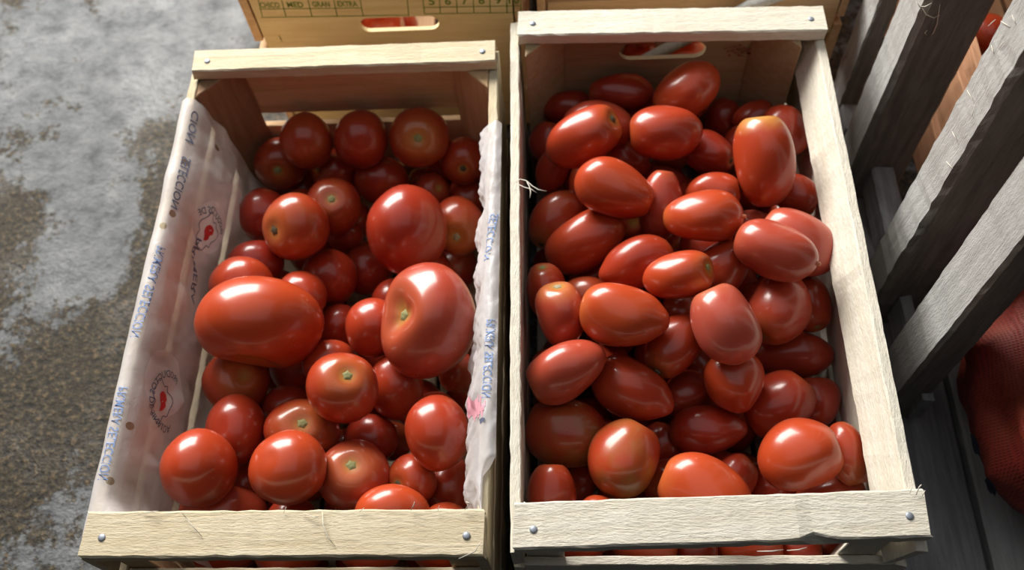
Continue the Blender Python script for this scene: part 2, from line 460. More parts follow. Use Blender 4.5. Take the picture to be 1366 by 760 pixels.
# printed crate behind the lined crate
PY = 0.845
h0 = aty(480, 32, PY); h1 = aty(586, 32, PY); hz = [aty(530, 41, PY)[2], aty(530, 23, PY)[2]]
BX0, BX1 = -0.383, -0.047
printed = build_crate('wooden_crate', 'yellow plywood crate with a green printed size table and a hand hole',
    BX0, BX1, PY-0.002, PY+0.52, 0.295, 0.042, 0.042, 'pale', 'tan', ('panel', (h0[0], h1[0], hz[0], hz[1]), 0.279, 'yel_x'),
    ('slats', [(0.012, 0.25)], 'tan_x'), group='crates behind')
def print_panel():
    O = np.array(printed.location); yp = PY-0.002+0.002-0.0004-O[1]
    def P(u, v): q = aty(u, v, PY)-O; return q[0], q[2]
    bm = bmesh.new()
    def line(a, b, w=0.0011):
        a = Vector((*P(*a), 0)); b = Vector((*P(*b), 0)); d = (b-a).normalized(); n = Vector((-d.y, d.x, 0))*w/2
        bm.faces.new([bm.verts.new((p.x, yp, p.y)) for p in (a-n, b-n, b+n, a+n)])
    ZX = lambda x: 330+x/3.69; ZY = lambda y: y/3.69
    line((ZX(68), ZY(85)), (ZX(572), ZY(77))); line((ZX(572), ZY(77)), (ZX(795), ZY(73)))
    line((ZX(60), ZY(44)), (ZX(560), ZY(38))); line((ZX(870), ZY(67)), (ZX(1348), ZY(60))); line((ZX(865), ZY(36)), (ZX(1345), ZY(27)))
    for xb, xt in ((74, 50), (190, 165), (318, 295), (442, 423), (570, 553), (795, 786)): line((ZX(xb), ZY(80)), (ZX(xt), ZY(-14)))
    for xb, xt in ((872, 862), (950, 944), (1033, 1028), (1115, 1111), (1196, 1193), (1278, 1276), (1347, 1347)): line((ZX(xb), ZY(64)), (ZX(xt), ZY(-22)))
    line((ZX(48), ZY(-10)), (ZX(1347), ZY(-22)))
    me = bpy.data.meshes.new('printed_table'); bm.to_mesh(me); bm.free(); me.materials.append(M['green_ink'])
    o = bpy.data.objects.new('printed_table', me); COL.objects.link(o); o.parent = printed
    def word(s, u, v, w_px, h):
        vs, fs = text_geo(s, 1.0, 0.02)
        wdt = np.ptp(vs[:, 0]); hgt = np.ptp(vs[:, 1]); c = P(u, v); a = P(u-w_px/2, v); b = P(u+w_px/2, v)
        W = b[0]-a[0]; vs[:, 0] -= (vs[:, 0].max()+vs[:, 0].min())/2; vs[:, 1] -= (vs[:, 1].max()+vs[:, 1].min())/2
        V = [(c[0]+x/wdt*W, yp, c[1]+y/hgt*h+(x/wdt)*(b[1]-a[1])) for x, y, _ in vs]
        mesh_obj('printed_word', V, fs, M['green_ink'], printed)
    for s, x, y, w in (('CHICO', 110, 24, 96), ('MED', 235, 22, 80), ('GRAN', 362, 20, 86), ('EXTRA', 492, 18, 98)):
        word(s, ZX(x), ZY(y), w/3.69, 0.0088)
    for s, x, y, w in (('5', 906, 5, 30), ('6', 986, 4, 30), ('7', 1070, 2, 30), ('8', 1152, 0, 30), ('9', 1234, -2, 30), ('10', 1312, -2, 54)):
        word(s, ZX(x), ZY(y), w/3.69, 0.0125)
    # staple at the panel's corner
    x, z = P(374, 51); tube('staple', [(x, yp, z-0.005), (x+0.0006, yp-0.0008, z), (x, yp, z+0.005)], 0.0005, M['dark_scar'], printed, 4)
print_panel()

# ------------------------------------------------------------------ plastic liner of the left crate
def smooth_noise(y, u, s=1.0, o=0.0):
    return noise.noise(Vector((y*s, u*s, o)))
def liner_left():
    prof = np.array([(-0.4375, 0.165), (-0.4385, 0.215), (-0.4375, 0.252), (-0.4300, 0.2575), (-0.4225, 0.2555), (-0.4165, 0.244), (-0.4120, 0.205),
                     (-0.4060, 0.150), (-0.3990, 0.095), (-0.3900, 0.05)])
    seg = np.r_[0, np.cumsum(np.linalg.norm(np.diff(prof, axis=0), axis=1))]
    nu, nv = 90, 170; U = np.linspace(0, seg[-1], nu); Y = np.linspace(0.200, 0.700, nv)
    def S(u, y):
        x = np.interp(u, seg, prof[:, 0]); z = np.interp(u, seg, prof[:, 1])
        k = min(1.0, max(0.0, (u-0.105)/0.05))
        fold = 0.008*smooth_noise(y, u, 11, 1.0)+0.0045*smooth_noise(y*1.5, u, 30, 2.0)+0.0018*smooth_noise(y, u, 75, 3.0)
        x += k*(fold+0.004)+0.0010*smooth_noise(y, u, 40, 7.0)
        z += (1-k)*(0.0016*smooth_noise(y, u, 26, 4.0)+0.0008) 
        # wad of film pushed inwards near the back corner
        x += k*0.016*math.exp(-((y-0.62)/0.045)**2)+min(1, max(0, (u-0.09)/0.02))*0.034*math.exp(-((y-0.200)/0.020)**2)
        if u < 0.06: x -= 0.004*(1+smooth_noise(y, 0, 14, 9.0))*(1-u/0.06)
        return x, y+0.004*smooth_noise(y, u, 20, 5.0), z
    return U, Y, S
U_, Y_, S_ = liner_left()
GRID = np.array([[S_(u, y) for u in U_] for y in Y_])
GPIX = pix(GRID)
def liner_uv(u, v, umin=0.0):
    d = np.hypot(GPIX[..., 0]-u, GPIX[..., 1]-v)+np.where(U_[None, :] < umin, 1e3, 0)
    i, j = np.unravel_index(np.argmin(d), d.shape); return U_[j], Y_[i]
HOLES = []
for (hu, hv, um) in ((247, 215, 0.08), (231, 284, 0.08), (175, 570, 0.08), (146, 640, 0.08), (214, 300, 0.10), (290, 196, .12)):
    a, b = liner_uv(hu, hv, um); HOLES.append((a, b, 0.0042, -1.2))
for (hu, hv, r) in ((222, 510, 0.034), (283, 305, 0.030)):
    a, b = liner_uv(hu, hv, 0.1); HOLES.append((a, b, r, 0.30))
M['liner'] = plastic_material('printed_plastic_film', 0.66, tint=(0.90, 0.87, 0.88), holes=HOLES)
M['liner2'] = plastic_material('bunched_plastic_film', 0.78, tint=(0.86, 0.85, 0.89))
liner = empty('plastic_liner', (-0.25, 0.46, 0.02), 'white plastic bag with mirrored blue printing lining the round tomato crate', 'plastic bag')
LO = np.array(liner.location)
def grid_mesh(name, G, mat, parent, uvs=None):
    ny, nx = G.shape[:2]
    fs = [(i*nx+j, i*nx+j+1, (i+1)*nx+j+1, (i+1)*nx+j) for i in range(ny-1) for j in range(nx-1)]
    o = mesh_obj(name, (G-LO).reshape(-1, 3), fs, mat, parent, True)
    if uvs is not None:
        lay = o.data.uv_layers.new(name='UVMap')
        idx = np.zeros(len(o.data.loops), dtype=np.int32); o.data.loops.foreach_get('vertex_index', idx)
        lay.data.foreach_set('uv', uvs.reshape(-1, 2)[idx].astype(np.float32).ravel())
    return o
side = grid_mesh('liner_side', GRID, M['liner'], liner, np.array([[(u, y) for u in U_] for y in Y_]))
def liner_point(u, y, off=0.0006):
    p = np.array(S_(u, y)); e = 0.002
    a = np.array(S_(u+e, y))-np.array(S_(u-e, y)); b = np.array(S_(u, y+e))-np.array(S_(u, y-e))
    n = np.cross(b, a); n /= np.linalg.norm(n)
    if np.dot(n, CAM-p) < 0: n = -n
    return p+n*off-LO
def liner_text(s, p0, p1, h, mat, um=0.08, mirror=True, name='printed_word'):
    a = np.array(liner_uv(*p0, um)); b = np.array(liner_uv(*p1, um))
    if np.linalg.norm(b-a) < 1e-3: return
    vs, fs = text_geo(s, 1.0, 0.012); w = np.ptp(vs[:, 0]); hh = np.ptp(vs[:, 1])
    ex = (b-a); ln = np.linalg.norm(ex); ex /= ln; ey = np.array([-ex[1], ex[0]])*(-1 if mirror else 1)
    V = []
    for x, y, _ in vs:
        q = (a+b)/2+ex*(x/w*ln)+ey*((y-(vs[:, 1].max()+vs[:, 1].min())/2)/hh*h); V.append(liner_point(*q))
    mesh_obj(name, V, fs, mat, side)
def liner_arc(s, c, r, a0, a1, h, mat):
    cu = np.array(liner_uv(*c, 0.1)); vs, fs = text_geo(s, 1.0, 0.008); w = np.ptp(vs[:, 0]); hh = np.ptp(vs[:, 1])
    x0 = vs[:, 0].min(); V = []
    for x, y, _ in vs:
        t = math.radians(a0+(a1-a0)*(x-x0)/w); rr = r+(y/hh)*h
        V.append(liner_point(cu[0]+rr*math.cos(t), cu[1]+rr*math.sin(t)))
    mesh_obj('printed_word', V, fs, mat, side)
def liner_stroke(pts, w, mat, name, closed=False):
    n = len(pts); V = []; F = []
    P = [np.array(p) for p in pts]
    for i in range(n):
        d = P[(i+1) % n if closed else min(i+1, n-1)]-P[(i-1) % n if closed else max(i-1, 0)]; d /= np.linalg.norm(d)+1e-9
        q = np.array([-d[1], d[0]])*w/2
        V += [liner_point(*(P[i]-q), 0.0007), liner_point(*(P[i]+q), 0.0007)]
    for i in range(n if closed else n-1):
        j = (i+1) % n; F.append((2*i, 2*i+1, 2*j+1, 2*j))
    mesh_obj(name, V, F, mat, side)
def liner_fill(pts, mat, name):
    c = np.mean(pts, axis=0); V = [liner_point(*c, 0.0008)]+[liner_point(*p, 0.0008) for p in pts]; n = len(pts)
    mesh_obj(name, V, [(0, 1+i, 1+(i+1) % n) for i in range(n)], mat, side)
liner_text('SELECCION', (248, 212), (231, 278), 0.0085, M['grey_ink'])
liner_text('PRIMERA SELECCION', (214, 330), (178, 450), 0.0095, M['blue_ink'])
liner_text('PRIMERA SELECCION', (166, 515), (138, 640), 0.0095, M['blue_ink'])
liner_text('PRIMERA', (265, 318), (258, 405), 0.0075, M['grey_ink'], 0.12)
liner_text('CION', (262, 150), (252, 190), 0.0085, M['grey_ink'])
def emblem(c, s):
    cu = np.array(liner_uv(*c, 0.11)); r2 = random.Random(3)
    out = []
    for i in range(40):
        a = 2*math.pi*i/40; r = s*(1+0.16*math.sin(3*a+1)+0.10*math.sin(7*a)+r2.uniform(-.04, .04))
        out.append(cu+np.array([r*0.9*math.cos(a), r*1.15*math.sin(a)]))
    liner_stroke(out, 0.0010, M['grey_ink'], 'emblem_outline', True)
    face = [cu+s*np.array(p) for p in ((.1, .62), (.42, .50), (.52, .2), (.36, .02), (.44, -.2), (.2, -.5), (-.05, -.62), (-.1, -.2), (-.3, .05), (-.34, .36), (-.16, .56))]
    liner_fill(face, M['red_ink'], 'emblem_figure')
    for q in ((.12, .30), (.30, .12), (.05, .02)):
        liner_stroke([cu+s*np.array(q)+s*np.array((d, d*.6)) for d in (-.1, 0, .1)], 0.0012, M['paper'], 'emblem_mark')
emblem((274, 312), 0.017); emblem((217, 535), 0.017)
liner_arc('PRODUCTOS DE', (276, 312), 0.0255, 30, 150, 0.0075, M['grey_ink'])
liner_arc('PRODUCTOS DE SINALOA', (224, 535), 0.027, 60, 300, 0.0075, M['grey_ink'])

def liner_right():
    nu, nv = 46, 170; G = np.zeros((nv, nu, 3))
    ks = np.array([0.205, 0.225, 0.26, 0.30, 0.34, 0.40, 0.47, 0.53, 0.60, 0.66, 0.70])
    ws = np.array([0.055, 0.058, 0.062, 0.046, 0.052, 0.050, 0.036, 0.030, 0.026, 0.020, 0.016])     # how far the film hangs inside
    bl = np.array([0.010, 0.013, 0.018, 0.015, 0.017, 0.013, 0.012, 0.008, 0.010, 0.010, 0.004])
    for i, y in enumerate(np.linspace(0.205, 0.648, nv)):
        W = np.interp(y, ks, ws); B = np.interp(y, ks, bl)
        front = min(1, max(0, (y-0.205)/0.06))
        for j in range(nu):
            t = j/(nu-1)
            f = 0.009*smooth_noise(y, t*0.05, 26, 11)+0.0075*smooth_noise(y+t*.06, t*0.08, 55, 12)+0.003*smooth_noise(y, t*.1, 120, 13)
            if t < 0.25:
                fb = min(1, max(0, (y-0.252)/0.016)); xs = -0.0655*fb-0.0770*(1-fb)
                x = xs+(-0.0785-xs)*(t/0.25); z = 0.2585-0.012*(1-fb)*(1-t/0.25)+0.003*math.sin(t/0.25*math.pi)+0.25*f*front
            else:
                s = (t-0.25)/0.75
                x = -0.0785-B*math.sin(min(1, s*1.25)*math.pi/2)+f*(0.35+0.65*s); z = 0.2585-W*s**1.1+0.35*f
            z += 0.0010
            G[i, j] = (x, y+0.3*f, z)
    return G
GR = liner_right()
side2 = grid_mesh('liner_side', GR, M['liner2'], liner)
GRP = pix(GR)
def right_text(s, p0, p1, h, mat):
    def loc(p):
        d = np.hypot(GRP[..., 0]-p[0], GRP[..., 1]-p[1]); return np.unravel_index(np.argmin(d), d.shape)
    a = np.array(loc(p0), float); b = np.array(loc(p1), float)
    vs, fs = text_geo(s, 1.0, 0.012); w = np.ptp(vs[:, 0]); hh = np.ptp(vs[:, 1]); V = []
    for x, y, _ in vs:
        q = (a+b)/2+(b-a)*(x/w); jj = q[1]+(y-(vs[:, 1].max()+vs[:, 1].min())/2)/hh*h
        i0 = int(min(max(q[0], 0), GR.shape[0]-2)); j0 = int(min(max(jj, 0), GR.shape[1]-2)); fi = min(max(q[0]-i0, 0), 1); fj = min(max(jj-j0, 0), 1)
        p = (GR[i0, j0]*(1-fi)*(1-fj)+GR[i0+1, j0]*fi*(1-fj)+GR[i0, j0+1]*(1-fi)*fj+GR[i0+1, j0+1]*fi*fj)
        n = CAM-p; n /= np.linalg.norm(n); V.append(p+n*0.0009-LO)
    mesh_obj('printed_word', V, fs, mat, side2)
def film_patch(name, u0, v0, rad, mat):
    d = np.hypot(GRP[..., 0]-u0, GRP[..., 1]-v0); ny, nx = d.shape; idx = {}; V = []; F = []
    for i in range(ny-1):
        for j in range(nx-1):
            if d[i, j] < rad*(1+0.3*math.sin(i*0.7+j)):
                q = []
                for (a, b) in ((i, j), (i, j+1), (i+1, j+1), (i+1, j)):
                    if (a, b) not in idx:
                        n = CAM-GR[a, b]; n /= np.linalg.norm(n); idx[(a, b)] = len(V); V.append(GR[a, b]+n*0.0008-LO)
                    q.append(idx[(a, b)])
                F.append(tuple(q))
    if F: mesh_obj(name, V, F, mat, side2, True)
film_patch('pink_print', 634, 545, 13, M['pink'])
film_patch('dark_print', 643, 562, 4, M['grey_ink'])
right_text('SELECCION', (660, 285), (648, 345), 8, M['blue_ink'])
right_text('PRIMERA SELECCION', (655, 425), (648, 530), 8, M['blue_ink'])

# ------------------------------------------------------------------ tomatoes
def unit_tomato(kind, seed, nu=26, nv=34, asym=None, tip=None):
    """unit tomato, stem end at +Z; returns vertices and the 0..1 position along the axis"""
    r2 = random.Random(seed); V = []; A = []
    ph = [r2.uniform(0, 6.28) for _ in range(8)]
    ribs = {'round': r2.choice((4, 5, 6)), 'beef': 3, 'plum': 3}[kind]
    ramp = {'round': 0.016, 'beef': 0.13, 'plum': 0.022}[kind]
    tip = (r2.uniform(0.02, 0.08) if kind == 'plum' else 0.0) if tip is None else tip
    box = r2.uniform(0.74, 0.90) if kind == 'plum' else 0.96
    asym = r2.uniform(-0.14, 0.14) if asym is None else asym
    wav = 1.7 if kind == 'plum' else 1.0
    for i in range(nu+1):
        f = math.pi*i/nu
        s = math.sin(f); c = math.cos(f)
        r = s**box if s > 0 else 0.0
        z = c
        if kind == 'plum':
            r *= 1+asym*c
            z = math.copysign(abs(c)**0.98, c)
            if c < -0.84: z -= tip*((-c-0.84)/0.16)**2
            z -= 0.10*math.exp(-(f/0.26)**2)
        else:
            z = c*(0.90 if kind == 'round' else 0.80)
            z -= (0.13 if kind == 'round' else 0.27)*math.exp(-(f/(0.30 if kind == 'round' else 0.34))**2)
            z += 0.03*math.exp(-((math.pi-f)/0.2)**2)
        for j in range(nv):
            a = 2*math.pi*j/nv
            rib = 1+ramp*math.cos(ribs*a+ph[0])*(math.exp(-(f/(0.75 if kind == 'beef' else 1.1))**2)*(1.3 if kind == 'beef' else 1)+(0.08 if kind == 'beef' else 0.35))
            low = 1+wav*0.030*math.sin(a+ph[1]+1.6*c)+wav*0.022*math.sin(2*a+ph[2]-2.2*c)+(0.026 if kind == 'plum' else 0.008)*math.sin(3*a+ph[3]+3*c)
            rr = r*rib*low
            V.append((rr*math.cos(a), rr*math.sin(a), z*(1+0.02*math.sin(a+ph[4])*s))); A.append(i/nu)
    V = np.array(V); F = []
    for i in range(nu):
        for j in range(nv):
            a, b = i*nv+j, i*nv+(j+1) % nv
            F.append((a, a+nv, b+nv, b))
    return V, F, np.array(A)

def scar_geo(kind, seed, V, nu, nv, ring=2):
    """little corky star sitting in the stem dimple, from the first rings of the body"""
    r2 = random.Random(seed)
    z0 = V[0][2]; R = np.linalg.norm(V[ring*nv:(ring+1)*nv, :2], axis=1).mean()
    k = 15; vs = [(0, 0, z0+0.035)]; fs = []
    for q, (rr, zz) in enumerate(((0.32, 0.045), (0.7, 0.03), (1.0, 0.012))):
        for j in range(k):
            a = 2*math.pi*j/k; w = rr*(1+(0.22 if j % 3 == 0 else -0.08)*q/2+r2.uniform(-.06, .06))*R*(0.50 if kind != 'plum' else 0.42)
            vs.append((w*math.cos(a), w*math.sin(a), z0+zz+0.01*r2.random()))
    for j in range(k): fs.append((0, 1+j, 1+(j+1) % k))
    for q in (0, 1):
        for j in range(k):
            a, b = 1+q*k+j, 1+q*k+(j+1) % k; fs.append((a, a+k, b+k, b))
    return np.array(vs), fs

def build_tomato(name, label, group, kind, ctr, S, axis, seed, tint, shoulder=0.15, dull=0.0, pink=0.0, scar=None, nub=False, res=(26, 34), frame=None, asym=None, tip=None):
    """S: 3x3 world matrix whose action on the rotated unit body gives the real size; axis: unit world vector of the stem end"""
    V, F, A = unit_tomato(kind, seed, *res, asym, tip)
    z = Vector(axis); R = np.array(z.to_track_quat('Z', 'Y').to_matrix())
    if frame is not None:                   # make the body fill its measured outline
        W = V @ R.T; e1, e2, e3 = frame[:3]; sz = frame[3]
        ce = np.zeros(3); fac = np.zeros((3, 3))
        for e, sc in zip((e1, e2, e3), sz):
            q = W @ e; h = (q.max()-q.min())/2; ce += e*(q.max()+q.min())/2; fac += np.outer(e, e)*sc/h
        T = fac @ R; shift = -(fac @ ce)
    else: T = S @ R; shift = np.zeros(3)
    o = mesh_obj(name, V @ T.T+shift, F, M['tomato'], None, True, tuple(ctr))
    at = o.data.attributes.new('along', 'FLOAT', 'POINT'); at.data.foreach_set('value', A.astype(np.float32))
    tag(o, label, 'tomato', group)
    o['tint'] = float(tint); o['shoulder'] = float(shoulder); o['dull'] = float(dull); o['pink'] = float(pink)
    if scar:
        sv, sf = scar_geo(kind, seed, V, *res)
        mesh_obj('stem_scar', sv @ T.T+shift, sf, M[scar], o, True)
    if nub:
        k = 10; zz = V[-1][2]; vs = []; fs = []
        prof = ((0.10, 0.03), (0.085, -0.02), (0.075, -0.06), (0.045, -0.085), (0.0, -0.09))
        for (r, dz) in prof:
            vs += [(r*math.cos(2*math.pi*j/k), r*math.sin(2*math.pi*j/k), zz+dz) for j in range(k)]
        for q in range(len(prof)-1):
            for j in range(k):
                a, b = q*k+j, q*k+(j+1) % k; fs.append((a, a+k, b+k, b))
        mesh_obj('blossom_tip', np.array(vs) @ T.T+shift, fs, M['tip'], o, True)
    return o
M['tip'] = simple('pale_orange_tip', (0.62, 0.20, 0.09), 0.4)

# -- lists read off the photograph: centre pixel, half sizes in pixels, tilt, height of the centre above the floor
GL = 'round tomatoes in the plastic-lined crate'
GP = 'plum tomatoes in the whitish crate'
ROUND = [  # u, v, rx, ry, z0, (stem pixel offset or None), options, label
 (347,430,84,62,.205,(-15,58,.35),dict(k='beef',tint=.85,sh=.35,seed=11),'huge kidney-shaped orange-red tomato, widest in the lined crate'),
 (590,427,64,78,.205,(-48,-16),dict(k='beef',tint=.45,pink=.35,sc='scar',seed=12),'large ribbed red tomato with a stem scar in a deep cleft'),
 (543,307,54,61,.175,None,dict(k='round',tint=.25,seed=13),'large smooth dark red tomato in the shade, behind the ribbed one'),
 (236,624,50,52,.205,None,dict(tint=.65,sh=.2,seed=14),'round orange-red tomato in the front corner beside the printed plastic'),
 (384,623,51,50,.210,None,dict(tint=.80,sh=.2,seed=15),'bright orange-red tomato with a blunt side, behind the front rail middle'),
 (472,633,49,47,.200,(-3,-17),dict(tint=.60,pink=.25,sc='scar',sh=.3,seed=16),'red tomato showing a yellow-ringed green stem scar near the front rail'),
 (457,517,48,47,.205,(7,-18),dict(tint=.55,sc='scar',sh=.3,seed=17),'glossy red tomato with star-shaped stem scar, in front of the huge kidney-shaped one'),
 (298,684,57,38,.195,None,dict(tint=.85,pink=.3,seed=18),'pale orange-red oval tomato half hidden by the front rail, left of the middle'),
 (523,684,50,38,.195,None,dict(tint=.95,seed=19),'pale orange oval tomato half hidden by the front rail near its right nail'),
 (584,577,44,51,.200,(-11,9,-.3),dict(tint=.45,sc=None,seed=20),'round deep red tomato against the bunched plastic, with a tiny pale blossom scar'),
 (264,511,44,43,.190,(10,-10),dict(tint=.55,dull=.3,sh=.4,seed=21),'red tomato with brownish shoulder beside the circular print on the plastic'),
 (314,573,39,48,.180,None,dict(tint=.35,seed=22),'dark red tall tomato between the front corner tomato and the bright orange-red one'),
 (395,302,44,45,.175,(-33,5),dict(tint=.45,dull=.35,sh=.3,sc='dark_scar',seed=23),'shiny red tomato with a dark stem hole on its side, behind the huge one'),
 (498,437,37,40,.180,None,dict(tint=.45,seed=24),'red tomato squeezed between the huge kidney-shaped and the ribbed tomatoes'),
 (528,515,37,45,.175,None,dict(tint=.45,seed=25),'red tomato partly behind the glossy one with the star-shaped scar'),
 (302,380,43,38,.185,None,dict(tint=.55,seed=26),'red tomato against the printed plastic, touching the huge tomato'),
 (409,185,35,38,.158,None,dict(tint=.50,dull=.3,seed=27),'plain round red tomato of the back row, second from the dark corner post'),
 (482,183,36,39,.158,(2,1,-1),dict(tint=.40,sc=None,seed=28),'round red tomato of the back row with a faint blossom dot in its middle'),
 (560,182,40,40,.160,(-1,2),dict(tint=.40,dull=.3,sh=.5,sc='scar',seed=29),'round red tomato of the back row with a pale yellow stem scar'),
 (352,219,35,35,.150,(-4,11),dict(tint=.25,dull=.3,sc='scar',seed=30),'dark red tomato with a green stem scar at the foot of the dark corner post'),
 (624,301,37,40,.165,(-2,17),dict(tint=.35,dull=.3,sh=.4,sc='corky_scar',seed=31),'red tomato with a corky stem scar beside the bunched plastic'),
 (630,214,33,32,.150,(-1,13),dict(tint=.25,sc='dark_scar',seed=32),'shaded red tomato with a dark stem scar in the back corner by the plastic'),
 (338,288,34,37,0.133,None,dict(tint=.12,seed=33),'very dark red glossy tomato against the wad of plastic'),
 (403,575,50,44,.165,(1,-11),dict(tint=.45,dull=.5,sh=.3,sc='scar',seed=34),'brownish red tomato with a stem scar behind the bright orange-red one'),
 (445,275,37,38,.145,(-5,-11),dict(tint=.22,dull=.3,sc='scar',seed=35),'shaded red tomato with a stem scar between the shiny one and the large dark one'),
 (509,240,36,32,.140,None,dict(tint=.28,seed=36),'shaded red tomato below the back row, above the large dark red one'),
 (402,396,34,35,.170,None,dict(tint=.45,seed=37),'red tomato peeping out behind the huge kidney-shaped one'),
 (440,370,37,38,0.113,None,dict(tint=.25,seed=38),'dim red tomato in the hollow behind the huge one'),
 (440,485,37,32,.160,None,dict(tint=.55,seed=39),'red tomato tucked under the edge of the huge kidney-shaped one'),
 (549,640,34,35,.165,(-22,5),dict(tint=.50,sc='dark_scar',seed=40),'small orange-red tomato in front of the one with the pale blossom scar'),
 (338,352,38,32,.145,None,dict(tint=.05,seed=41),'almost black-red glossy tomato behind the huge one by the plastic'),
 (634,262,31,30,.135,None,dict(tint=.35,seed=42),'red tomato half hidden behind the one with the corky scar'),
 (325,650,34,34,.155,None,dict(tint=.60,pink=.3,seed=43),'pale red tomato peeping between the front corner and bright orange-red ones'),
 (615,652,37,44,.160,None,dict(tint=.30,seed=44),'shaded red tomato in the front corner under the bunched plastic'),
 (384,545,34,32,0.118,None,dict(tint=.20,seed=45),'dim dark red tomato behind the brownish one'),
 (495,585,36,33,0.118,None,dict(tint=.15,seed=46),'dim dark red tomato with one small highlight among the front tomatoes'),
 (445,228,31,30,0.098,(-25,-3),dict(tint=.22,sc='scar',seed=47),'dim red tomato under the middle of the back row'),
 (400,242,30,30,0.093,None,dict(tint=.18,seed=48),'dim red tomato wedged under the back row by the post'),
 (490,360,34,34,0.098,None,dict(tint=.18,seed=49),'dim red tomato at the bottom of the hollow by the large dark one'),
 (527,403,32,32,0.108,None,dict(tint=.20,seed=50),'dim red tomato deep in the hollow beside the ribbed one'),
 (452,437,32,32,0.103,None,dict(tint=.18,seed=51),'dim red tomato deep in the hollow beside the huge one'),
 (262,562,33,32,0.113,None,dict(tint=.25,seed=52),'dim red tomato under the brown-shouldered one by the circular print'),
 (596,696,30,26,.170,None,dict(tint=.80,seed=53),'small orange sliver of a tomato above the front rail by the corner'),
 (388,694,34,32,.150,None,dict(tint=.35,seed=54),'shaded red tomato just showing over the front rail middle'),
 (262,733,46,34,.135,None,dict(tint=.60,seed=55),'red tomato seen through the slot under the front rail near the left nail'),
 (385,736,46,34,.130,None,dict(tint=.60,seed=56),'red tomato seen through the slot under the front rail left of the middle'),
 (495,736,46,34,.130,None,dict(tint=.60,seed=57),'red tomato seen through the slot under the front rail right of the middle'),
 (585,737,36,32,.130,None,dict(tint=.75,seed=58),'orange-red tomato seen through the slot under the front rail near the right nail'),
]
